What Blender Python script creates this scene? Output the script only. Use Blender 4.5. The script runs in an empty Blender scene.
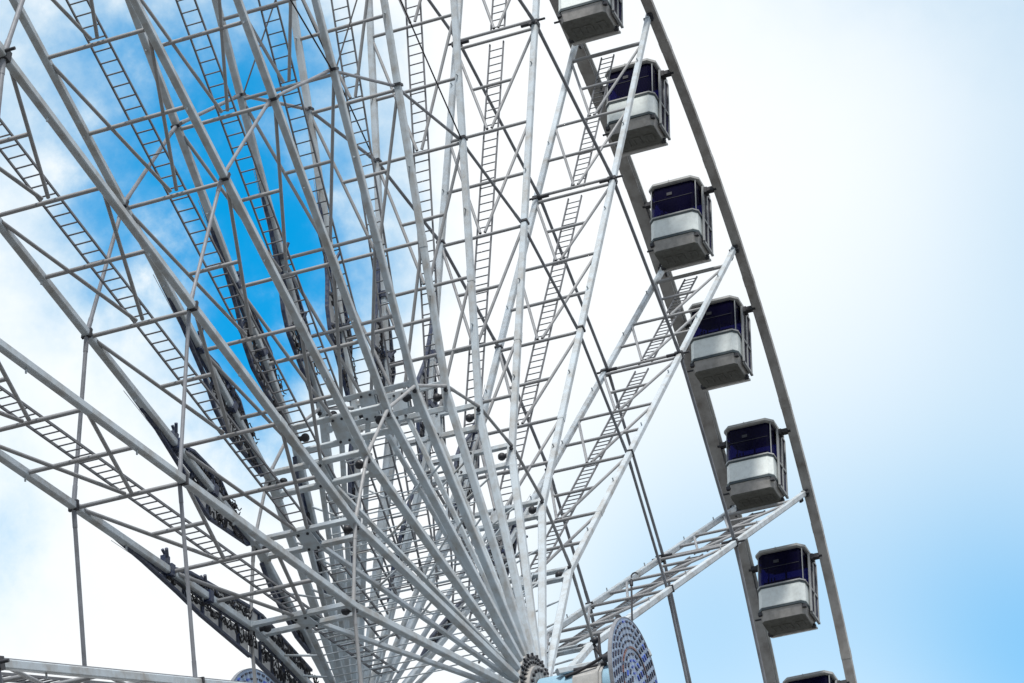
import bpy, math, random
from mathutils import Vector, Matrix

random.seed(7)
scene = bpy.context.scene
PI = math.pi

# ------------------------------------------------------------------ camera
HUB_Z = 33.9                       # axle height above the ground
CAM_M = Matrix(((-0.91904786, -0.2225256, -0.32532045),
                (-0.39408099, 0.5337722, 0.74818942),
                (0.00715572, 0.81582449, -0.57825531)))
cam_data = bpy.data.cameras.new('camera')
cam = bpy.data.objects.new('camera', cam_data)
scene.collection.objects.link(cam)
mw = CAM_M.to_4x4()
mw.translation = Vector((-24.673135, 53.695119, -32.116791 + HUB_Z))
cam.matrix_world = mw
cam_data.sensor_width = 36.0
cam_data.lens = 3191.07 / 1024 * 36.0
cam_data.clip_start = 0.5
cam_data.clip_end = 5000
scene.camera = cam
R_AX, U_AX, F_AX = CAM_M.col[0], CAM_M.col[1], -CAM_M.col[2]

# ------------------------------------------------------------------ sky
SUN_EL, SUN_AZ = math.radians(50), math.radians(-16)     # azimuth from +Y towards +X
world = bpy.data.worlds.new('World')
scene.world = world
world.use_nodes = True
nt = world.node_tree
N, L = nt.nodes, nt.links
for n in list(N):
    N.remove(n)


def wn(kind, **kw):
    n = N.new(kind)
    for k, v in kw.items():
        setattr(n, k, v)
    return n


out = wn('ShaderNodeOutputWorld')
bg = wn('ShaderNodeBackground')
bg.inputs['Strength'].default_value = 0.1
L.new(bg.outputs[0], out.inputs[0])
sky = wn('ShaderNodeTexSky', sky_type='NISHITA')
sky.sun_disc = False
sky.sun_elevation = SUN_EL
sky.sun_rotation = SUN_AZ
sky.altitude = 50
sky.air_density = 1.0
sky.dust_density = 0.3
tc = wn('ShaderNodeTexCoord')


def math_node(op, a, b=None, clamp=False):
    n = wn('ShaderNodeMath', operation=op)
    n.use_clamp = clamp
    for i, s in enumerate((a, b)):
        if s is None:
            continue
        if hasattr(s, 'links'):
            L.new(s, n.inputs[i])
        else:
            n.inputs[i].default_value = s
    return n.outputs[0]


def dot_node(vec, c):
    n = wn('ShaderNodeVectorMath', operation='DOT_PRODUCT')
    L.new(vec, n.inputs[0])
    n.inputs[1].default_value = c
    return n.outputs['Value']


# clouds drift over the sky: the direction is bent by noise, so that the gaps have torn edges
nz = wn('ShaderNodeTexNoise')
nz.inputs['Scale'].default_value = 22
nz.inputs['Detail'].default_value = 7
nz.inputs['Roughness'].default_value = 0.6
L.new(tc.outputs['Generated'], nz.inputs['Vector'])
sub = wn('ShaderNodeVectorMath', operation='SUBTRACT')
L.new(nz.outputs['Color'], sub.inputs[0])
sub.inputs[1].default_value = (0.5, 0.5, 0.5)
scl = wn('ShaderNodeVectorMath', operation='SCALE')
L.new(sub.outputs[0], scl.inputs[0])
scl.inputs['Scale'].default_value = 0.055
addv = wn('ShaderNodeVectorMath', operation='ADD')
L.new(tc.outputs['Generated'], addv.inputs[0])
L.new(scl.outputs[0], addv.inputs[1])
D = addv.outputs[0]
su, sv = dot_node(D, R_AX), dot_node(D, U_AX)
def blobs(rows, u, v):
    tot = None
    for gx, gy, sx, sy, am in rows:
        a = math_node('DIVIDE', math_node('SUBTRACT', u, gx / 1000), sx / 1000)
        b = math_node('DIVIDE', math_node('SUBTRACT', v, gy / 1000), sy / 1000)
        e = math_node('ADD', math_node('MULTIPLY', a, a), math_node('MULTIPLY', b, b))
        gs = math_node('MULTIPLY', math_node('EXPONENT', math_node('MULTIPLY', e, -0.5)), am)
        tot = gs if tot is None else math_node('ADD', tot, gs)
    return tot


GAPS = [  # places where the cloud tears open: offsets and widths in thousandths, amount
    (-79, 20, 14, 28, 1.5), (-98, 52, 18, 24, 0.85), (-82, 88, 20, 18, 0.36), (-118, 90, 12, 14, 0.28),
    (-128, 34, 11, 20, 0.34), (-46, 36, 12, 26, 0.24), (-140, 62, 8, 16, 0.12), (-160, -58, 9, 12, 0.10),
    (-320, 120, 90, 70, 0.8), (200, 330, 140, 80, 0.8), (-500, -60, 120, 60, 0.7)]
THIN = [  # thin, even veil letting some blue through
    (170, -106, 42, 40, 0.48), (140, -50, 56, 44, 0.20), (48, -98, 30, 42, 0.38), (100, -80, 40, 38, 0.20),
    (178, 46, 34, 60, 0.34), (150, 112, 60, 22, 0.16), (120, 30, 44, 60, 0.04), (330, -150, 110, 80, 0.4)]
nz2 = wn('ShaderNodeTexNoise')
nz2.inputs['Scale'].default_value = 34
nz2.inputs['Detail'].default_value = 8
nz2.inputs['Roughness'].default_value = 0.62
L.new(tc.outputs['Generated'], nz2.inputs['Vector'])
wob = math_node('ADD', math_node('MULTIPLY', nz2.outputs['Fac'], 3.6), -0.85)
torn = math_node('MULTIPLY', blobs(GAPS, su, sv), wob)
torn = math_node('SUBTRACT', 1.0, math_node('EXPONENT', math_node('MULTIPLY', torn, -3.6)))
thin = blobs(THIN, dot_node(tc.outputs['Generated'], R_AX), dot_node(tc.outputs['Generated'], U_AX))
# unseen sky beyond this bank of cloud, dimmed towards blue to shape the fill light
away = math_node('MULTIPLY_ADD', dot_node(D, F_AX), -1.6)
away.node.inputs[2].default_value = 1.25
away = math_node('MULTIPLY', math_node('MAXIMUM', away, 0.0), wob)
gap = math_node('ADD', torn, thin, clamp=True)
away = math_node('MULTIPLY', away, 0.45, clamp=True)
# clear sky seen through the gaps
tint = wn('ShaderNodeMix', data_type='RGBA', blend_type='MULTIPLY')
tint.inputs['Factor'].default_value = 1.0
L.new(sky.outputs[0], tint.inputs['A'])
tm = wn('ShaderNodeMix', data_type='RGBA')      # veiled blue is paler and greener than the clear blue
L.new(gap, tm.inputs['Factor'])
tm.inputs['A'].default_value = (0.06, 3.0, 2.8, 1)
tm.inputs['B'].default_value = (0.03, 2.35, 2.95, 1)
L.new(tm.outputs['Result'], tint.inputs['B'])
# cloud layer, a little uneven
cr = wn('ShaderNodeMix', data_type='RGBA')
nz3 = wn('ShaderNodeTexNoise')
nz3.inputs['Scale'].default_value = 9
nz3.inputs['Detail'].default_value = 6
L.new(tc.outputs['Generated'], nz3.inputs['Vector'])
L.new(nz3.outputs['Fac'], cr.inputs['Factor'])
cr.inputs['A'].default_value = (9.9, 10.3, 10.6, 1)
cr.inputs['B'].default_value = (10.7, 10.8, 10.9, 1)
mx = wn('ShaderNodeMix', data_type='RGBA')
L.new(gap, mx.inputs['Factor'])
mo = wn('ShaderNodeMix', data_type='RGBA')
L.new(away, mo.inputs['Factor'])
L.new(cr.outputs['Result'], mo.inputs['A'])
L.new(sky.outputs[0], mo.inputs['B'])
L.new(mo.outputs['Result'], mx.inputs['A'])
L.new(tint.outputs['Result'], mx.inputs['B'])
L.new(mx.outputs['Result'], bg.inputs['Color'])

sun_d = bpy.data.lights.new('sun', 'SUN')
sun_d.energy = 3.8
sun_d.angle = math.radians(10)
sun_d.color = (1.0, 0.96, 0.9)
sun = bpy.data.objects.new('sun', sun_d)
scene.collection.objects.link(sun)
sd = Vector((math.sin(SUN_AZ) * math.cos(SUN_EL), math.cos(SUN_AZ) * math.cos(SUN_EL), math.sin(SUN_EL)))
sun.rotation_euler = sd.to_track_quat('Z', 'Y').to_euler()

scene.view_settings.view_transform = 'Standard'
scene.view_settings.look = 'None'
scene.view_settings.exposure = 0.0
scene.view_settings.gamma = 1.0
scene.view_settings.use_curve_mapping = False
scene.render.resolution_x = 1024
scene.render.resolution_y = 683


# ------------------------------------------------------------------ materials
def material(name, col, rough=0.45, metal=0.0, dirt=0.25, dirt_col=None, scale=6.0, bump=0.0, spec=0.5, coat=0.0):
    m = bpy.data.materials.new(name)
    m.use_nodes = True
    t = m.node_tree
    b = t.nodes['Principled BSDF']
    b.inputs['Roughness'].default_value = rough
    b.inputs['Metallic'].default_value = metal
    b.inputs['Specular IOR Level'].default_value = spec
    b.inputs['Coat Weight'].default_value = coat
    co = t.nodes.new('ShaderNodeTexCoord')
    n1 = t.nodes.new('ShaderNodeTexNoise')
    n1.inputs['Scale'].default_value = scale
    n1.inputs['Detail'].default_value = 8
    n1.inputs['Roughness'].default_value = 0.65
    oi = t.nodes.new('ShaderNodeObjectInfo')        # every copy wears its own stains
    of = t.nodes.new('ShaderNodeVectorMath')
    of.operation = 'MULTIPLY_ADD'
    t.links.new(oi.outputs['Random'], of.inputs[0])
    of.inputs[1].default_value = (17, 23, 31)
    t.links.new(co.outputs['Object'], of.inputs[2])
    t.links.new(of.outputs[0], n1.inputs['Vector'])
    rp = t.nodes.new('ShaderNodeValToRGB')
    rp.color_ramp.elements[0].position = 0.42
    rp.color_ramp.elements[1].position = 0.72
    t.links.new(n1.outputs['Fac'], rp.inputs['Fac'])
    mxn = t.nodes.new('ShaderNodeMix')
    mxn.data_type = 'RGBA'
    dc = dirt_col or tuple(c * 0.5 for c in col)
    mxn.inputs['A'].default_value = (*col, 1)
    mxn.inputs['B'].default_value = tuple(c * (1 - dirt) + d * dirt for c, d in zip(col, dc)) + (1,)
    t.links.new(rp.outputs['Color'], mxn.inputs['Factor'])
    t.links.new(mxn.outputs['Result'], b.inputs['Base Color'])
    mr = t.nodes.new('ShaderNodeMath')
    mr.operation = 'MULTIPLY_ADD'
    t.links.new(rp.outputs['Color'], mr.inputs[0])
    mr.inputs[1].default_value = 0.2
    mr.inputs[2].default_value = rough
    t.links.new(mr.outputs[0], b.inputs['Roughness'])
    if bump:
        bp = t.nodes.new('ShaderNodeBump')
        bp.inputs['Strength'].default_value = bump
        bp.inputs['Distance'].default_value = 0.02
        t.links.new(n1.outputs['Fac'], bp.inputs['Height'])
        t.links.new(bp.outputs[0], b.inputs['Normal'])
    return m


M = {
    'white': material('white_paint', (0.51, 0.58, 0.635), 0.42, dirt=0.8, dirt_col=(0.30, 0.27, 0.23), scale=2.5),
    'tube': material('galvanised_tube', (0.33, 0.34, 0.355), 0.45, dirt=0.6, dirt_col=(0.25, 0.24, 0.23), scale=5),
    'rod': material('grey_rod_paint', (0.24, 0.255, 0.285), 0.5, dirt=0.6, dirt_col=(0.12, 0.12, 0.13), scale=3),
    'ladder': material('ladder_steel', (0.16, 0.165, 0.18), 0.5, dirt=0.5, scale=4),
    'rim': material('rim_grey_paint', (0.40, 0.395, 0.39), 0.5, dirt=0.9, dirt_col=(0.2, 0.18, 0.165), scale=2.2),
    'flange': material('rim_lit_tone', (0.6, 0.61, 0.6), 0.5, dirt=0.4, scale=3),  # rim grey made paler, light on the near-facing side put into colour
    'dark': material('dark_fitting', (0.025, 0.027, 0.035), 0.5, dirt=0.3, scale=20),
    'navy': material('navy_light_frame', (0.02, 0.035, 0.09), 0.45, dirt=0.8, dirt_col=(0.16, 0.17, 0.18), scale=8),
    'cable': material('black_cable', (0.02, 0.02, 0.025), 0.6, scale=9),
    'mesh_panel': material('pale_light_panel', (0.62, 0.63, 0.64), 0.6, dirt=0.8, dirt_col=(0.12, 0.12, 0.14), scale=9, bump=0.3),
    'shell': material('cabin_pale_shell', (0.82, 0.88, 0.87), 0.5, dirt=0.4, dirt_col=(0.5, 0.52, 0.5), scale=7, spec=0.3),
    'tub': material('cabin_grey_tub', (0.40, 0.39, 0.38), 0.5, dirt=0.6, dirt_col=(0.15, 0.15, 0.14), scale=5, bump=0.2),
    'under': material('cabin_floor_underside', (0.13, 0.135, 0.125), 0.6, dirt=0.7, dirt_col=(0.07, 0.07, 0.06), scale=6, bump=0.4),
    'under_rail': material('cabin_rail_grey', (0.42, 0.42, 0.41), 0.5, dirt=0.5, scale=6),
    'roof': material('cabin_roof_grey', (0.36, 0.37, 0.37), 0.4, dirt=0.4, scale=6),
    'post': material('cabin_post_grey', (0.3, 0.32, 0.33), 0.35, dirt=0.4, scale=9),
    'seal': material('rubber_seal', (0.05, 0.07, 0.08), 0.5, scale=9),
    'seat': material('cabin_seat', (0.10, 0.07, 0.12), 0.7, scale=9),
    'disc': material('disc_blue_grey', (0.36, 0.49, 0.68), 0.45, dirt=0.5, dirt_col=(0.3, 0.33, 0.42), scale=5),
    'dash': material('disc_dark_lamp', (0.012, 0.016, 0.05), 0.35, dirt=0.3, scale=12),
    'dash_blue': material('disc_blue_lamp', (0.03, 0.09, 0.5), 0.3, dirt=0.3, scale=12),
    'dash_red': material('disc_brown_lamp', (0.16, 0.06, 0.05), 0.35, dirt=0.3, scale=12),
    'housing': material('housing_blue_grey', (0.30, 0.50, 0.64), 0.4, dirt=0.5, scale=3),
    'ground': material('grey_paving', (0.11, 0.106, 0.10), 0.8, dirt=0.6, scale=0.6, bump=0.2),
}


def window_glass():
    m = bpy.data.materials.new('tinted_cabin_glass')
    m.use_nodes = True
    t = m.node_tree
    b = t.nodes['Principled BSDF']
    b.inputs['Base Color'].default_value = (0.007, 0.006, 0.032, 1)
    b.inputs['Roughness'].default_value = 0.22
    b.inputs['Specular IOR Level'].default_value = 0.12
    tr = t.nodes.new('ShaderNodeBsdfTransparent')
    tr.inputs['Color'].default_value = (0.12, 0.12, 0.36, 1)
    ms = t.nodes.new('ShaderNodeMixShader')
    ms.inputs[0].default_value = 0.5
    t.links.new(b.outputs[0], ms.inputs[1])
    t.links.new(tr.outputs[0], ms.inputs[2])
    t.links.new(ms.outputs[0], t.nodes['Material Output'].inputs[0])
    return m


M['glass'] = window_glass()
_t = M['mesh_panel'].node_tree
_tl = _t.nodes.new('ShaderNodeBsdfTranslucent')
_tl.inputs['Color'].default_value = (0.8, 0.8, 0.8, 1)
_ms = _t.nodes.new('ShaderNodeMixShader')
_ms.inputs[0].default_value = 0.6
_t.links.new(_t.nodes['Principled BSDF'].outputs[0], _ms.inputs[1])
_t.links.new(_tl.outputs[0], _ms.inputs[2])
_t.links.new(_ms.outputs[0], _t.nodes['Material Output'].inputs[0])


# ------------------------------------------------------------------ mesh helpers
class MB:
    def __init__(self):
        self.v, self.f, self.s = [], [], []

    def add(self, verts, faces, smooth=False):
        o = len(self.v)
        self.v += [tuple(p) for p in verts]
        self.f += [tuple(i + o for i in f) for f in faces]
        self.s += [smooth] * len(faces)

    def beam(self, p0, p1, w, h, up=(0, 0, 1), bev=0.0):
        """box section from p0 to p1; w across, h along up; bev cuts the four long edges"""
        p0, p1 = Vector(p0), Vector(p1)
        d = (p1 - p0).normalized()
        u = Vector(up)
        u = (u - d * u.dot(d)).normalized()
        s = d.cross(u)
        w, h = w / 2, h / 2
        if bev:
            pr = [(w - bev, h), (w, h - bev), (w, -h + bev), (w - bev, -h), (-w + bev, -h), (-w, -h + bev), (-w, h - bev), (-w + bev, h)]
        else:
            pr = [(w, h), (w, -h), (-w, -h), (-w, h)]
        n = len(pr)
        vs = [p + s * a + u * b for p in (p0, p1) for a, b in pr]
        fs = [(i, i + n, (i + 1) % n + n, (i + 1) % n) for i in range(n)]
        fs += [tuple(range(n)), tuple(range(2 * n - 1, n - 1, -1))]
        self.add(vs, fs)

    def tube(self, p0, p1, r, n=10, r1=None, caps=True):
        p0, p1 = Vector(p0), Vector(p1)
        r1 = r if r1 is None else r1
        d = (p1 - p0).normalized()
        a = Vector((1, 0, 0)) if abs(d.x) < 0.9 else Vector((0, 0, 1))
        s = d.cross(a).normalized()
        u = s.cross(d)
        vs = [p + (s * math.cos(2 * PI * i / n) + u * math.sin(2 * PI * i / n)) * q for p, q in ((p0, r), (p1, r1)) for i in range(n)]
        self.add(vs, [(i, (i + 1) % n, (i + 1) % n + n, i + n) for i in range(n)], True)
        if caps:
            self.add(vs, [tuple(range(n - 1, -1, -1)), tuple(range(n, 2 * n))])

    def path(self, pts, r, n=6):
        for a, b in zip(pts[:-1], pts[1:]):
            self.tube(a, b, r, n)

    def box(self, c, s):
        self.beam((c[0], c[1], c[2] - s[2] / 2), (c[0], c[1], c[2] + s[2] / 2), s[0], s[1], (0, 1, 0))

    def prism(self, poly, axis, a, b, smooth=False):
        """poly of 2-d points extruded along axis (0=x: points are y,z; 2=z: points are x,y)"""
        def P(q, t):
            return (t, q[0], q[1]) if axis == 0 else ((q[0], t, q[1]) if axis == 1 else (q[0], q[1], t))
        n = len(poly)
        vs = [P(q, a) for q in poly] + [P(q, b) for q in poly]
        self.add(vs, [(i, (i + 1) % n, (i + 1) % n + n, i + n) for i in range(n)], smooth)
        self.add(vs, [tuple(range(n - 1, -1, -1)), tuple(range(n, 2 * n))])

    def ball(self, c, r, n=8):
        c = Vector(c)
        vs = []
        for j in range(n + 1):
            for i in range(n):
                a, b = PI * j / n, 2 * PI * i / n
                vs.append(c + Vector((math.sin(a) * math.cos(b), math.sin(a) * math.sin(b), math.cos(a))) * r)
        self.add(vs, [(j * n + i, (j + 1) * n + i, (j + 1) * n + (i + 1) % n, j * n + (i + 1) % n) for j in range(n) for i in range(n)], True)

    def loft(self, rings):
        """closed rings with the same number of points, capped"""
        n = len(rings[0])
        vs = [p for r in rings for p in r]
        fs = []
        for k in range(len(rings) - 1):
            fs += [(k * n + i, k * n + (i + 1) % n, (k + 1) * n + (i + 1) % n, (k + 1) * n + i) for i in range(n)]
        fs += [tuple(range(n - 1, -1, -1)), tuple((len(rings) - 1) * n + i for i in range(n))]
        self.add(vs, fs)

    def mesh(self, name, mat):
        me = bpy.data.meshes.new(name)
        me.from_pydata(self.v, [], self.f)
        me.polygons.foreach_set('use_smooth', self.s)
        me.materials.append(M[mat])
        import bmesh
        bm = bmesh.new()
        bm.from_mesh(me)
        bmesh.ops.recalc_face_normals(bm, faces=bm.faces)
        bm.to_mesh(me)
        bm.free()
        return me

    def build(self, name, mat, parent=None):
        return link(name, self.mesh(name, mat), parent)


def link(name, me, parent=None, loc=None, rx=None):
    o = bpy.data.objects.new(name, me)
    scene.collection.objects.link(o)
    o.parent = parent
    if loc is not None:
        o.location = loc
    if rx is not None:
        o.rotation_euler = (rx, 0, 0)
    return o


def tag(o, label, cat, group=None, kind=None):
    if label:
        o['label'] = label
    if cat:
        o['category'] = cat
    if group:
        o['group'] = group
    if kind:
        o['kind'] = kind
    return o


def thing(name, label, cat, loc, group=None):
    return tag(link(name, None, None, loc), label, cat, group)


def copy_tree(o, parent=None):
    c = o.copy()
    scene.collection.objects.link(c)
    c.parent = parent
    for ch in list(o.children):
        copy_tree(ch, c)
    return c


# ------------------------------------------------------------------ ground
g = MB()
S = 2500
g.add([(-S, -S, 0), (S, -S, 0), (S, S, 0), (-S, S, 0)], [(0, 1, 2, 3)])
tag(g.build('ground', 'ground'), None, None, kind='structure')

# ------------------------------------------------------------------ the wheel
NS = 24
PH = math.radians(39.819)                     # angle of the first spoke above the horizon, on the far side (-Y)
RR = [27.5, 24.05, 20.6, 17.1, 13.67, 10.23, 6.81]
RIM = 29.0
HW = 1.077
FX, FR = 1.95, 0.92                            # hub flange: offset along the axle and bolt radius


def pos(s, r, x=0.0, t=0.0):
    th = PH + s * 2 * PI / NS
    return Vector((x, t * math.sin(th) - r * math.cos(th), t * math.cos(th) + r * math.sin(th)))


wheel = thing('ferris_wheel', 'huge white steel observation wheel with ladder-braced spokes converging on one hub', 'ferris wheel', (0, 0, HUB_Z))

# --- spoke master, radial along +Z, tangential along +Y, axle along X
CH = 0.142
def chord_mesh(sx):
    b = MB()
    b.beam((sx * HW, 0, RR[6]), (sx * HW, 0, RIM - 0.12), CH, CH, (0, 1, 0), 0.016)
    b.beam((sx * HW, 0, RR[6] + 0.02), (sx * FX, 0, FR), 0.158, 0.142, (0, 1, 0), 0.016)
    # sleeves where the tubes are bolted together, and small lugs on the edge
    for r in (10.23, 20.6):
        b.beam((sx * HW, 0, r - 0.14), (sx * HW, 0, r + 0.14), CH + 0.014, CH + 0.014, (0, 1, 0), 0.016)
    for r in (9.0, 11.9, 15.4, 19.0, 23.1, 26.4):
        b.tube((sx * HW, CH / 2, r), (sx * HW, CH / 2 + 0.09, r), 0.018, 6)
    b.beam((sx * HW, 0, RIM - 0.25), (sx * HW, 0, RIM + 0.02), 0.09, 0.2, (0, 1, 0))
    return b.mesh('chord', 'white')


chord_me = [chord_mesh(-1), chord_mesh(1)]

strip_me = []                                  # thin dark cable channel along each tube
for sx in (-1, 1):
    strip = MB()
    strip.beam((sx * HW, -CH / 2 - 0.014, RR[6] + 0.4), (sx * HW, -CH / 2 - 0.014, RIM - 0.6), 0.05, 0.026, (0, 1, 0))
    strip_me.append(strip.mesh('cable_channel', 'rod'))


def bar(mb, x0, x1, r, rad=0.045, y=0.0):
    mb.tube((x0, y, r), (x1, y, r), rad, 10, caps=False)


bar_me = []
for k, r in enumerate(RR[:6]):
    b = MB()
    rad = 0.056 if k == 0 else 0.041
    e = HW - CH / 2
    bar(b, -e, e, r, rad)
    if k == 2:                                 # double bar where the outer ring of rods is clamped
        bar(b, -e, e, r - 0.3, rad)
    bar_me.append(b.mesh('cross_bar', 'tube'))
clamp_me = []
for sx in (-1, 1):
    clampm = MB()
    clampm.box((sx * (HW - 0.02), 0, RR[2] - 0.15), (0.22, 0.21, 0.14))
    clampm.tube((sx * (HW + 0.08), 0, RR[2] - 0.04), (sx * (HW + 0.26), 0, RR[2] - 0.04), 0.03, 8)
    clampm.tube((sx * (HW - 0.1), 0.05, RR[2] - 0.15), (sx * (HW - 0.36), 0.05, RR[2] - 0.15), 0.05, 8)
    clamp_me.append(clampm.mesh('rod_clamp', 'dark'))
    clampm = MB()
    clampm.box((sx * HW, 0, RR[4] + 0.1), (0.19, 0.19, 0.06))
    clamp_me.append(clampm.mesh('rod_clamp', 'dark'))

web = MB()
for k in range(6):
    r0, r1 = RR[k], RR[k + 1]
    if k == 2:
        r0 = r0 - 0.3
    top, apex = r0 - 0.16, r1 + 0.10
    for sx in (-1, 1):
        web.tube((sx * (HW - 0.06), 0, top), (sx * 0.06, 0, apex), 0.037, 9, caps=False)
    rm = (r0 + r1) / 2
    if k % 2 == 0:
        x = (HW - 0.06) * (rm - apex) / (top - apex) + 0.02
        bar(web, -x, x, rm, 0.04)
    else:
        bar(web, -HW + 0.08, HW - 0.08, rm, 0.042)
web_me = web.mesh('lattice_bracing', 'tube')

lad = MB()
for a, b_, off in ((RR[2] - 0.34, 3.0, -0.10), (RR[0] - 0.05, RR[2] + 0.12, -0.10)):
    for sx in (-1, 1):
        lad.beam((sx * 0.185, off, b_), (sx * 0.185, off, a), 0.03, 0.045, (0, 1, 0))
    r = b_ + 0.12
    while r < a:
        lad.tube((-0.185, off, r), (0.185, off, r), 0.0155, 6, caps=False)
        r += 0.26
lad_me = lad.mesh('ladder', 'ladder')

# heavy double beams and gusset where the spokes bend towards the hub
hb = MB()
for dr in (-0.27, 0.27):
    hb.beam((-HW + 0.07, 0, RR[6] + dr), (HW - 0.07, 0, RR[6] + dr), 0.12, 0.10, (0, 1, 0), 0.012)
hb.box((0, 0.06, RR[6]), (0.34, 0.015, 0.62))
hb.box((0, -0.06, RR[6]), (0.34, 0.015, 0.62))
for sx in (-1, 1):
    hb.box((sx * (HW - 0.02), 0, RR[6]), (0.15, 0.13, 0.7))
hb_me = hb.mesh('knee_beam', 'white')
kn_me = []
for sx in (-1, 1):
    kn = MB()
    kn.tube((sx * (HW - 0.26), 0.0, RR[6]), (sx * (HW - 0.09), 0.0, RR[6]), 0.055, 10)
    kn.ball((sx * (HW - 0.24), 0, RR[6]), 0.095)
    kn.tube((sx * (HW + 0.02), -0.12, RR[6] + 0.1), (sx * (HW + 0.02), 0.12, RR[6] + 0.1), 0.045, 8)
    kn_me.append(kn.mesh('knee_pin', 'dark'))
kn = MB()
for q in (-0.1, 0.1):
    for dr in (-0.24, 0.24):
        kn.tube((q, -0.095, RR[6] + dr), (q, 0.095, RR[6] + dr), 0.028, 8)
kn_me.append(kn.mesh('gusset_bolt', 'dark'))

inner = MB()
for sx in (-1, 1):
    inner.beam((sx * 0.12, 0, RR[6] - 0.3), (sx * (FX - 0.1), 0, FR), 0.10, 0.09, (0, 1, 0), 0.012)
r = 6.1
flip = 1
while r > 1.5:
    k = (RR[6] - 0.3 - r) / (RR[6] - 0.3 - FR)
    xi = 0.12 + k * (FX - 0.22)
    if r > 2.6:
        bar(inner, -xi, xi, r, 0.015)
    ka = (RR[6] - r) / (RR[6] - FR)
    xo = HW + ka * (FX - HW)
    if int(r * 10) % 3 == 0 and r > 3:
        for sx in (-1, 1):
            inner.tube((sx * xi, 0, r), (sx * xo, 0, r + 0.5), 0.024, 6, caps=False)
    r -= 0.4
inner_me = inner.mesh('hub_strut', 'white')

# light panels on the far side of the spokes: navy outline, ribs, pale sheet and loose cables
XP = HW + 0.05


def panel_meshes(prof, mirror):
    """prof = [(r, offset)] edge of the panel measured from the tube"""
    fr, sh, cb = MB(), MB(), MB()
    sg = mirror
    pts = [(r, o) for r, o in prof]
    for (r0, o0), (r1, o1) in zip(pts[:-1], pts[1:]):
        fr.beam((XP, sg * (0.09 + o0), r0), (XP, sg * (0.09 + o1), r1), 0.08, 0.05, (0, 1, 0))
    fr.beam((XP, sg * 0.07, pts[0][0] - 0.6), (XP, sg * 0.07, pts[-1][0]), 0.06, 0.04, (0, 1, 0))

    def off(r):
        for (r0, o0), (r1, o1) in zip(pts[:-1], pts[1:]):
            if r1 <= r <= r0:
                return o1 + (o0 - o1) * (r - r1) / max(1e-6, r0 - r1)
        return 0
    r = pts[0][0] - 0.5
    rnd = random.Random(3 + mirror)
    while r > pts[-1][0] + 0.1:
        o = off(r)
        if o > 0.12:
            fr.beam((XP, sg * 0.1, r), (XP, sg * (0.09 + o), r), 0.05, 0.07, (0, 0, 1))
            for cx in range(3):
                ph, am, fq = rnd.random() * 6, 0.22 + 0.25 * rnd.random(), 4 + 7 * rnd.random()
                mid = 0.25 + 0.5 * rnd.random()
                q = [Vector((XP - 0.04 - 0.015 * cx, sg * (0.12 + (o - 0.06) * min(1, max(0, mid + am * math.sin(ph + fq * i / 12) * math.sin(i * (1.1 + 0.3 * cx))))), r - i * 0.055)) for i in range(13)]
                cb.path(q, 0.012 + 0.006 * (cx == 0), 5)
            if rnd.random() < 0.8:
                cb.box((XP - 0.05, sg * (0.12 + o * 0.5), r - 0.2 - 0.3 * rnd.random()), (0.06, 0.14 * o + 0.04, 0.1))
        r -= 0.72
    # pale backing sheet, with its own thickness
    rs = [pts[0][0] - (pts[0][0] - pts[-1][0]) * i / 16 for i in range(17)]
    ring = [(XP + 0.03, sg * 0.1, r) for r in rs], [(XP + 0.03, sg * (0.1 + max(0.0, off(r) - 0.03)), r) for r in rs]
    for i in range(16):
        a, b_, c, d = ring[0][i], ring[0][i + 1], ring[1][i + 1], ring[1][i]
        vs = [a, b_, c, d] + [(p[0] + 0.015, p[1], p[2]) for p in (a, b_, c, d)]
        sh.add(vs, [(0, 1, 2, 3), (7, 6, 5, 4), (0, 4, 5, 1), (1, 5, 6, 2), (2, 6, 7, 3), (3, 7, 4, 0)])
    return fr, sh, cb


P_LEFT = [(12.2, -0.09), (11.0, -0.01), (9.9, 0.18), (9.2, 0.44), (8.7, 0.48), (7.15, 0.02)]
P_RIGHT = [(10.3, 0.0), (9.6, 0.30), (8.6, 0.42), (7.9, 0.10)]
P_LONG_L = [(12.3, -0.08), (11.2, 0.02), (9.9, 0.18), (9.0, 0.32), (7.0, 0.50)]
P_LONG_R = [(10.3, 0.0), (9.4, 0.20), (7.0, 0.34)]
P_IN_L = [(6.95, 0.46), (6.3, 0.50), (3.2, 0.40)]
P_IN_R = [(6.95, 0.34), (6.3, 0.40), (3.2, 0.35)]
P_SLIM = [(6.5, 0.0), (5.8, 0.16), (4.2, 0.16), (3.4, 0.0)]
pn = {}
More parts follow.
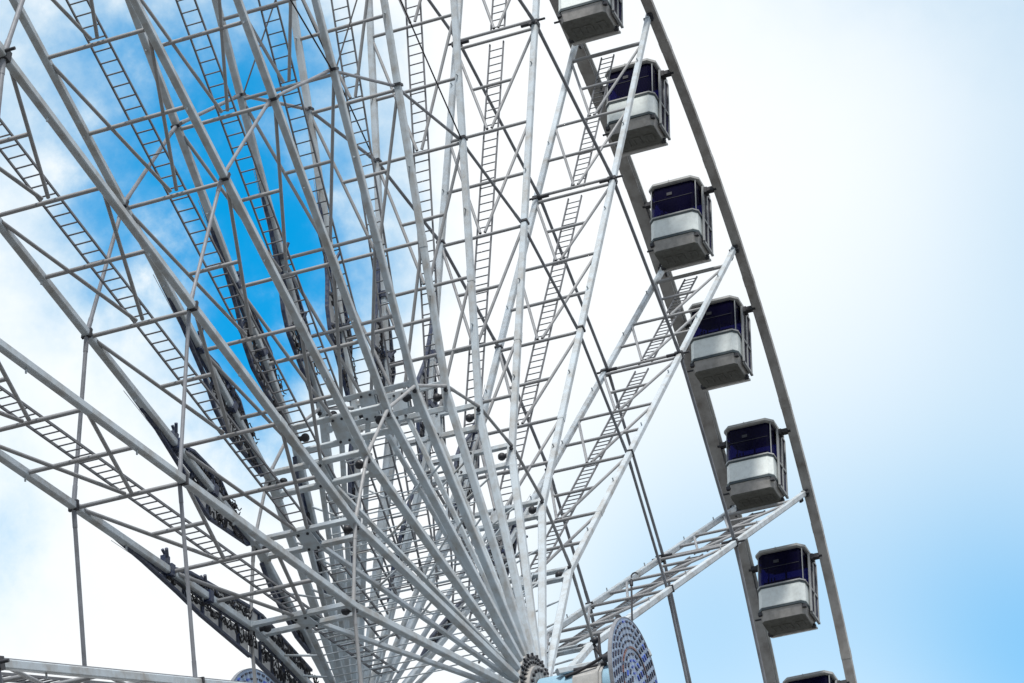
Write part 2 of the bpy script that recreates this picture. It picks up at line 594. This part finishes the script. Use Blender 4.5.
# the spoke tube carries on below the bend towards the far flange, so inner panels follow that line
tilt = math.tan(math.atan2(FX - HW, RR[6] - FR))
for key, parts in (('outer', ((P_LEFT, 1), (P_RIGHT, -1))), ('long', ((P_LONG_L, 1), (P_LONG_R, -1))), ('inner', ((P_IN_L, 1), (P_IN_R, -1))), ('slim', ((P_SLIM, 1),))):
    pn[key] = []
    for prof, mi in parts:
        got = panel_meshes(prof, mi)
        if key in ('inner', 'slim'):
            for g_ in got:
                g_.v = [(x + max(0.0, RR[6] - z) * tilt, y, z) for x, y, z in g_.v]
        for nm, mt, g_ in zip(('light_panel', 'panel_sheet', 'panel_cable'), ('navy', 'mesh_panel', 'cable'), got):
            pn[key].append((nm, g_.mesh(nm, mt)))
fl_me = []
for r in (10.3, 8.8):
    fl = MB()
    fl.box((HW + 0.02, 0, r), (0.24, 0.23, 0.14))
    fl.box((HW + 0.05, -0.20, r + 0.05), (0.12, 0.17, 0.16))
    fl.tube((HW - 0.02, -0.24, r + 0.1), (HW - 0.08, -0.34, r + 0.24), 0.035, 8)
    fl.tube((HW + 0.05, -0.28, r), (HW + 0.05, -0.38, r + 0.16), 0.03, 8)
    fl_me.append(fl.mesh('flood_light', 'navy'))
hinge_me = []
for sx in (-1, 1):
    t = MB()
    t.box((sx * 1.14, 0.0, RIM - 0.11), (0.12, 0.22, 0.14))
    t.tube((sx * 0.95, 0.0, RIM - 0.17), (sx * 1.25, 0.0, RIM - 0.17), 0.05, 8)
    t.box((sx * 1.0, -0.16, RIM - 0.36), (0.06, 0.10, 0.24))
    t.box((sx * 1.0, -0.12, RIM - 0.22), (0.06, 0.16, 0.06))
    hinge_me.append(t.mesh('rim_hinge', 'dark'))

VISIBLE = range(0, 12)
rest_bar = MB()
for k, r in enumerate(RR[:6]):
    e = HW - CH / 2
    bar(rest_bar, -e, e, r, 0.046)
rest_me = rest_bar.mesh('cross_bar', 'tube')
for s in range(NS):
    th = PH + s * 2 * PI / NS
    so = link('spoke', web_me, wheel, (0, 0, 0), PI / 2 - th)
    for me in chord_me:
        link('chord', me, so)
    for me in strip_me:
        link('cable_channel', me, so)
    for me in hinge_me:
        link('rim_hinge', me, so)
    link('ladder', lad_me, so)
    for me in clamp_me:
        link('rod_clamp', me, so)
    link('knee_beam', hb_me, so)
    for me in kn_me:
        link(me.name.split('.')[0], me, so)
    link('hub_strut', inner_me, so)
    if s in VISIBLE:
        for me in bar_me:
            link('cross_bar', me, so)
    else:
        link('cross_bar', rest_me, so)
    if s != 0:
        for nm, me in pn['long' if s in (10, 11, 12) else 'outer'] + (pn['inner'] if s in (10, 11, 12) else pn['slim'] if s % 2 else []):
            link(nm, me, so)
        for me in fl_me:
            link('flood_light', me, so)

# --- rings of rods between the spokes, each rod a part; the ones out of the picture are one mesh
rod_rest = MB()


def rod_mesh(r, x, rad):
    b = MB()
    half = PI / NS
    y = r * math.sin(half) - 0.05
    z = r * math.cos(half)
    b.tube((x, -y, z), (x, y, z), rad, 10)
    for e in (-1, 1):
        b.tube((x, e * y, z), (x, e * (y - 0.35), z), rad * 1.15, 8)
    return b


RODS = [(RR[2] - 0.12, -HW, 0.044, 'rod', (-1, 0, 1, 2, 9, 10)), (RR[2] - 0.12, HW - 0.1, 0.04, 'rod', (-1, 0, 1, 2, 3)),
        (RR[4] + 0.1, -HW + 0.07, 0.036, 'rod', range(-1, 11)), (RR[4] + 0.1, HW, 0.04, 'rod', range(0, 11)),
        (RR[6] + 0.2, -HW - 0.02, 0.036, 'tube', range(0, 11)), (RR[6] + 0.2, HW + 0.02, 0.036, 'tube', range(0, 11))]
for r, x, rad, mt, vis in RODS:
    b = rod_mesh(r, x, rad)
    me = b.mesh('tie_rod', mt)
    for s in range(-1, NS - 1):
        th = PH + (s + 0.5) * 2 * PI / NS
        if s in vis:
            link('tie_rod', me, wheel, (0, 0, 0), PI / 2 - th)
        else:
            rot = Matrix.Rotation(PI / 2 - th, 3, 'X')
            rod_rest.add([rot @ Vector(v) for v in b.v], b.f, True)
tag(rod_rest.build('tie_rod', 'rod', wheel), None, None, kind='stuff')


# --- thin stay cables across some bays
for (s0, r0), (s1, r1), x in (((5, RR[3]), (4, RR[4]), -HW), ((5, RR[3]), (6, RR[4]), -HW), ((5, RR[3]), (6, RR[4]), HW),
                              ((5, RR[3]), (4, RR[4]), HW), ((7, RR[2]), (6, RR[4]), -HW)):
    b = MB()
    b.tube(pos(s0, r0, x), pos(s1, r1, x), 0.017, 6)
    b.build('stay_cable', 'cable', wheel)

# --- rims
def ring_mesh(x0, x1, r0, r1, n=240):
    b = MB()
    vs = []
    for i in range(n):
        a = 2 * PI * i / n
        c, s_ = math.cos(a), math.sin(a)
        vs += [(x0, r0 * c, r0 * s_), (x1, r0 * c, r0 * s_), (x1, r1 * c, r1 * s_), (x0, r1 * c, r1 * s_)]
    fs = []
    for i in range(n):
        j = (i + 1) % n
        for k in range(4):
            fs.append((i * 4 + k, i * 4 + (k + 1) % 4, j * 4 + (k + 1) % 4, j * 4 + k))
    b.add(vs, fs)
    return b


for sx in (-1, 1):
    xa, xb = (-1.32, -1.04) if sx < 0 else (1.06, 1.42)
    rm = ring_mesh(xa, xb, 28.96, 29.12, 480)
    for i in range(NS * 2):                    # splice plates, two to each spoke bay
        a = PH + (i / 2 + 0.36) * 2 * PI / NS
        rot = Matrix.Rotation(PI / 2 - a, 3, 'X')
        t = MB()
        t.box(((xa + xb) / 2, 0, 29.04), (xb - xa + 0.012, 0.3, 0.172))
        rm.add([rot @ Vector(v) for v in t.v], t.f)
    ro = rm.build('rim', 'rim', wheel)
    if sx == 1:
        ring_mesh(0.985, 1.057, 29.06, 29.115, 480).build('rim_lit_edge', 'flange', ro)  # added pale strip, stands for the lit near-facing side of the far rim

# --- hub
hub = MB()
hub.tube((-1.85, 0, 0), (1.85, 0, 0), 0.62, 48)
ho = hub.build('hub', 'white', wheel)
for sx in (-1, 1):
    fg = MB()
    fg.tube((sx * 1.86, 0, 0), (sx * 2.02, 0, 0), 1.04, 48)
    fg.tube((sx * 2.02, 0, 0), (sx * 2.12, 0, 0), 0.78, 48)
    fo = fg.build('hub_flange', 'tub', ho)
    bt = MB()
    for n_, rad, br in ((48, 0.96, 0.032), (40, 0.86, 0.03), (24, 0.68, 0.04)):
        for i in range(n_):
            a = 2 * PI * i / n_
            x0 = sx * (2.01 if rad > 0.78 else 2.11)
            bt.tube((x0, rad * math.cos(a), rad * math.sin(a)), (x0 + sx * 0.06, rad * math.cos(a), rad * math.sin(a)), br, 6)
    for i in range(NS):
        a = PH + i * 2 * PI / NS
        rot = Matrix.Rotation(PI / 2 - a, 3, 'X')
        t = MB()
        t.box((sx * 1.96, 0.0, 1.0), (0.2, 0.03, 0.12))
        bt.add([rot @ Vector(v) for v in t.v], t.f)
    bt.build('bolt_pattern', 'dark', ho)

# ------------------------------------------------------------------ the frames that carry the axle, one on each side
def support(sx, label):
    t = thing('support_frame', label, 'support frame', (sx * 3.3, 0, 0), 'frames carrying the wheel')
    h = MB()
    h.tube((-sx * 1.15, 0, HUB_Z), (sx * 0.75, 0, HUB_Z), 0.5, 40)
    h.build('axle', 'housing', t)
    b = MB()
    poly = [(-0.55, -0.7), (0.55, -0.7), (0.55, 0.12), (0.3, 0.48), (-0.3, 0.48), (-0.55, 0.12)]
    b.prism([(y, z + HUB_Z) for y, z in poly], 0, -0.32, 0.32)
    b.prism([(y * 1.08, z * 1.06 + HUB_Z) for y, z in poly], 0, -0.26, -0.2)
    bo = b.build('bearing_housing', 'under_rail', t)
    c = MB()
    for y in (-0.5, 0, 0.5):
        c.tube((-0.36, y, HUB_Z - 0.35), (0.36, y, HUB_Z - 0.35), 0.06, 8)
        c.tube((-0.36, y * 0.7, HUB_Z + 0.4), (0.36, y * 0.7, HUB_Z + 0.4), 0.05, 8)
    c.build('housing_bolt', 'dark', bo)
    for sy in (-1, 1):
        l = MB()
        l.beam((0, sy * 0.5, HUB_Z - 0.6), (sx * 3.0, sy * 12.0, 0.3), 0.55, 0.55, (0, 0, 1), 0.05)
        l.build('leg', 'white', t)
        f = MB()
        f.box((sx * 3.0, sy * 12.0, 0.2), (2.0, 2.0, 0.4))
        f.build('foot_plate', 'under_rail', t)
    tb = MB()
    tb.beam((sx * 1.9, -7.4, 13.2), (sx * 1.9, 7.4, 13.2), 0.3, 0.3)
    tb.build('tie_beam', 'white', t)
    return t


near = support(-1, 'pale blue axle end and bearing housing between the spoke hub and the dotted disc')
far = support(1, 'far side support frame half hidden behind the spokes left of the hub')
# service arm, hoses and small motor on the near bearing (x measured from the frame's own origin)
a = MB()
a.beam((-0.05, 0.3, HUB_Z + 0.45), (-0.85, -0.8, HUB_Z + 1.15), 0.16, 0.18, (0, 0, 1), 0.02)
a.beam((0.65, 0.55, HUB_Z + 0.32), (0.0, -0.2, HUB_Z + 0.78), 0.12, 0.14, (0, 0, 1), 0.02)
a.build('service_arm', 'white', near)
a = MB()


def arc(p, q, sag, n=10):
    p, q = Vector(p), Vector(q)
    return [p.lerp(q, i / n) + Vector((0, 0, -sag * 4 * (i / n) * (1 - i / n))) for i in range(n + 1)]


a.path(arc((0.5, 0.5, HUB_Z + 0.2), (-0.75, 0.5, HUB_Z + 0.75), 0.08), 0.035, 8)
a.path(arc((-0.1, 0.4, HUB_Z + 0.9), (-0.75, 0.4, HUB_Z + 1.0), 0.45), 0.032, 8)
a.path(arc((-0.25, 0.5, HUB_Z + 1.05), (-0.3, 0.5, HUB_Z + 0.5), 0.1), 0.03, 8)
a.build('hose', 'cable', near)
a = MB()
a.tube((-0.35, 0.5, HUB_Z + 0.45), (-0.6, 0.5, HUB_Z + 0.45), 0.09, 14)
a.box((-0.62, 0.3, HUB_Z + 1.25), (0.1, 0.12, 0.5))
a.ball((-0.15, 0.45, HUB_Z + 0.95), 0.08)
a.build('drive_motor', 'dark', near)

# ------------------------------------------------------------------ round lamp discs at the ends of the axle
def disc(x, sx, rad, label):
    t = thing('light_disc', label, 'lamp disc', (x, 0, HUB_Z), 'round lamp discs at the axle ends')
    d = MB()
    d.tube((-0.035, 0, 0), (0.035, 0, 0), rad, 72)
    d.build('disc_plate', 'disc', t)
    rim_ = MB()
    n = 72
    for i in range(n):
        a0, a1 = 2 * PI * i / n, 2 * PI * (i + 1) / n
        rim_.beam((0, rad * math.cos(a0), rad * math.sin(a0)), (0, rad * math.cos(a1), rad * math.sin(a1)), 0.085, 0.015, (0, math.cos(a0), math.sin(a0)))
    rim_.build('disc_edge', 'rod', t)
    rows = {'dash': MB(), 'dash_blue': MB(), 'dash_red': MB()}
    rnd = random.Random(5)
    for face in (-1, 1):
        k, rr_ = 0, rad - 0.09
        while rr_ > 0.12:
            if k == 4:
                nn, ln = int(2 * PI * rr_ / 0.085), 0.075       # a nearly closed ring
            else:
                nn, ln = max(5, int(2 * PI * rr_ / 0.21)), 0.12
            for i in range(nn):
                a0 = 2 * PI * (i + 0.5 * (k % 2)) / nn
                c = Vector((face * 0.047, rr_ * math.cos(a0), rr_ * math.sin(a0)))
                tg = Vector((0, -math.sin(a0), math.cos(a0))) * ln / 2
                key = 'dash'
                if rr_ < 0.55 and rnd.random() < 0.35:
                    key = 'dash_blue'
                elif k == 4:
                    key = 'dash_red' if rnd.random() < 0.7 else 'dash'
                elif rnd.random() < 0.05:
                    key = 'dash_blue'
                rows[key].beam(c - tg, c + tg, 0.024 if True else 0, 0.042, (0, math.cos(a0), math.sin(a0)))
            k += 1
            rr_ -= 0.135
    for key, nm in (('dash', 'dark_lamp_pattern'), ('dash_blue', 'blue_lamp_pattern'), ('dash_red', 'brown_lamp_pattern')):
        rows[key].build(nm, key, t)
    return t


dn = disc(-4.14, -1, 1.39, 'round blue-grey disc dotted with rings of dark lamp dashes beside the hub')
df = disc(4.35, 1, 1.95, 'pale top of a round disc peeping above the lower left truss')
rod = MB()
rod.tube((0, 0.1, 1.40), (0, 0.1, 2.45), 0.022, 8)
rod.path([Vector((0.0, 0.1, 2.45)) + Vector((-0.075 + 0.075 * math.cos(q), 0, 0.07 + 0.075 * math.sin(q))) for q in [i * PI / 7 - 0.3 for i in range(8)]], 0.016, 6)
rod.tube((0, 0.1, 2.3), (0, 0.1, 2.42), 0.04, 8)
rod.build('hooked_rod', 'dark', dn)


# ------------------------------------------------------------------ cabins
def cabin_ring(z, hx, y0, y1, c):
    """rectangle with cut corners, y1 is the front (+Y)"""
    return [(hx, y0 + c, z), (hx, y1 - c, z), (hx - c, y1, z), (-hx + c, y1, z), (-hx, y1 - c, z), (-hx, y0 + c, z), (-hx + c, y0, z), (hx - c, y0, z)]


def make_cabin():
    t = thing('cabin', 'x', 'wheel cabin', (0, 0, 0), 'cabins hanging round the rim')
    HX, Y0, Y1 = 0.715, -0.62, 0.62
    b = MB()
    b.loft([cabin_ring(-1.76, HX - 0.02, Y0, Y1 - 0.01, 0.13), cabin_ring(-1.72, HX, Y0, Y1, 0.13), cabin_ring(-1.12, HX, Y0, Y1, 0.13)])
    shell = b.build('shell', 'shell', t)
    s = MB()
    s.loft([cabin_ring(-1.118, HX + 0.02, Y0 - 0.02, Y1 + 0.02, 0.14), cabin_ring(-1.075, HX + 0.02, Y0 - 0.02, Y1 + 0.02, 0.14)])
    s.loft([cabin_ring(-1.84, HX + 0.02, Y0 - 0.02, Y1 + 0.02, 0.14), cabin_ring(-1.765, HX + 0.025, Y0 - 0.02, Y1 + 0.025, 0.14)])
    s.build('seal_band', 'seal', t)
    s = MB()
    s.loft([cabin_ring(-1.07, HX + 0.035, Y0 - 0.03, Y1 + 0.035, 0.14), cabin_ring(-1.02, HX + 0.03, Y0 - 0.03, Y1 + 0.03, 0.14)])
    s.build('sill', 'roof', t)
    w = MB()
    w.loft([cabin_ring(-1.018, HX - 0.02, Y0 + 0.02, Y1 - 0.02, 0.13), cabin_ring(0.07, HX - 0.03, Y0 + 0.03, Y1 - 0.06, 0.13)])
    win = w.build('window', 'glass', t)
    ln = MB()
    ln.beam((-HX + 0.12, Y1 - 0.035, -0.42), (HX - 0.12, Y1 - 0.035, -0.42), 0.012, 0.012)
    ln.box((0.1, Y1 - 0.03, -0.25), (0.16, 0.012, 0.10))
    ln.build('window_latch', 'dark', win)
    for sx in (-1, 1):
        for yy, xx in ((Y1 - 0.08, HX - 0.03), (Y0 + 0.13, HX)):
            p = MB()
            p.beam((sx * xx, yy, -1.02), (sx * (xx - 0.01), yy - 0.03, 0.08), 0.026, 0.026, (0, 1, 0))
            p.build('corner_post', 'post', win)
    # seats and grab poles seen dimly through the glass
    st = MB()
    for sy in (-0.42, 0.36):
        st.box((0, sy, -0.98), (1.1, 0.2, 0.3))
    for xx in (0.46, 0.36, 0.26):
        st.tube((xx, 0.3, -1.01), (xx, 0.3, -0.62), 0.02, 6)
    st.tube((0, 0, -1.0), (0, 0, -0.06), 0.03, 8)
    st.build('seat', 'seat', t)
    # roof with a rolled lip
    r = MB()
    r.loft([cabin_ring(0.072, HX + 0.02, Y0 - 0.02, Y1 + 0.0, 0.2), cabin_ring(0.10, HX + 0.06, Y0 - 0.06, Y1 + 0.05, 0.2),
            cabin_ring(0.18, HX + 0.06, Y0 - 0.06, Y1 + 0.04, 0.2), cabin_ring(0.24, HX - 0.02, Y0 + 0.02, Y1 - 0.06, 0.2), cabin_ring(0.29, HX - 0.25, Y0 + 0.25, Y1 - 0.3, 0.15)])
    r.box((0.08, Y1 + 0.05, 0.14), (0.02, 0.03, 0.09))
    r.build('roof', 'roof', t)
    # lower tub: sloping front, flat floor, sloping back
    u = MB()
    u.loft([cabin_ring(-2.13, HX - 0.07, Y0 + 0.28, Y1 - 0.13, 0.10), cabin_ring(-1.845, HX, Y0 + 0.02, Y1 - 0.01, 0.13)])
    tub = u.build('tub', 'tub', t)
    fl_ = MB()
    fl_.loft([cabin_ring(-2.165, HX - 0.06, Y0 + 0.30, Y1 - 0.16, 0.08), cabin_ring(-2.133, HX - 0.05, Y0 + 0.26, Y1 - 0.12, 0.08)])
    fl_.build('floor_plate', 'under', tub)
    rb = MB()
    for cx_ in (-0.38, 0.0, 0.36):                 # raised U-shaped ribs of the floor pan
        rb.beam((cx_ - 0.10, 0.12, -2.172), (cx_ - 0.10, -0.16, -2.172), 0.05, 0.03)
        rb.beam((cx_ + 0.10, 0.12, -2.172), (cx_ + 0.10, -0.16, -2.172), 0.05, 0.03)
        rb.beam((cx_ - 0.125, 0.15, -2.172), (cx_ + 0.125, 0.15, -2.172), 0.05, 0.03)
    rb.build('floor_rib', 'under', tub)
    rl = MB()
    rl.beam((-HX + 0.02, Y0 + 0.13, -2.10), (HX - 0.02, Y0 + 0.13, -2.10), 0.24, 0.07, (0, 0.45, 1), 0.02)
    rl.build('rear_rail', 'under_rail', tub)
    kb_ = MB()
    for sx in (-1, 1):
        kb_.box((sx * (HX - 0.04), Y1 - 0.10, -1.90), (0.12, 0.10, 0.10))
        kb_.box((sx * (HX - 0.05), Y0 + 0.30, -2.12), (0.12, 0.12, 0.10))
    kb_.tube((HX - 0.02, Y1 - 0.2, -2.0), (HX + 0.16, Y1 - 0.2, -2.0), 0.03, 8)
    kb_.build('buffer', 'dark', tub)
    # sliding door on the side that faces the near rim
    d = MB()
    X = -HX - 0.05
    y0, y1 = -0.50, 0.16
    for yy in (y0, y1, (y0 + y1) / 2):
        d.beam((X, yy, -1.9), (X, yy, 0.02), 0.06, 0.05, (1, 0, 0))
    for zz in (-1.9, -1.1, 0.02):
        d.beam((X, y0, zz), (X, y1, zz), 0.06, 0.05, (1, 0, 0))
    d.beam((X + 0.02, Y1 - 0.2, -1.0), (X + 0.02, Y1 - 0.2, 0.04), 0.03, 0.03)
    do = d.build('door', 'post', t)
    e = MB()
    e.box((X + 0.012, (y0 + y1) / 2, -0.94), (0.02, y1 - y0 - 0.05, 1.88))
    e.build('door_pane', 'glass', do)
    e = MB()
    e.beam((X - 0.03, y1 + 0.07, -1.95), (X - 0.03, y1 + 0.07, 0.0), 0.05, 0.05, (1, 0, 0))
    e.box((X - 0.01, (y0 + y1) / 2, -1.96), (0.07, y1 - y0 + 0.04, 0.06))
    e.build('door_rail', 'post', do)
    # hanger: short axles out to both rims, with their brackets
    for sx in (-1, 1):
        hg = MB()
        hg.tube((sx * (HX - 0.1), 0, 0.0), (sx * 1.14, 0, 0.0), 0.055, 12)
        hg.box((sx * (HX + 0.12), 0, -0.02), (0.08, 0.22, 0.18))
        hg.beam((sx * (HX + 0.16), 0, 0), (sx * 1.06, 0, 0), 0.16, 0.13)
        hg.build('hanger', 'dark', t)
    return t


proto = make_cabin()
slots = [  # bay position, height in the picture, label
    (2.25, 'cabin cut by the top edge, only its pale band and ribbed underside showing'),
    (1.75, 'cabin second from the top, partly behind a white spoke tube and its ladder'),
    (1.25, 'cabin third from the top, hanging clear of all spoke tubes against white cloud'),
    (0.75, 'middle cabin of the row, its left window crossed by a spoke tube'),
    (0.25, 'cabin just above the tip of the lowest spoke, fifth from the top of the row'),
    (-0.25, 'cabin just below the tip of the lowest spoke, lowest one wholly in view'),
    (-0.75, 'cabin at the bottom edge of the photo, only its roof in view'),
]
for i, (s, lab) in enumerate(slots):
    o = proto if i == 0 else copy_tree(proto)
    o.location = pos(s, RIM) + Vector((0, 0, HUB_Z))
    o['label'] = lab
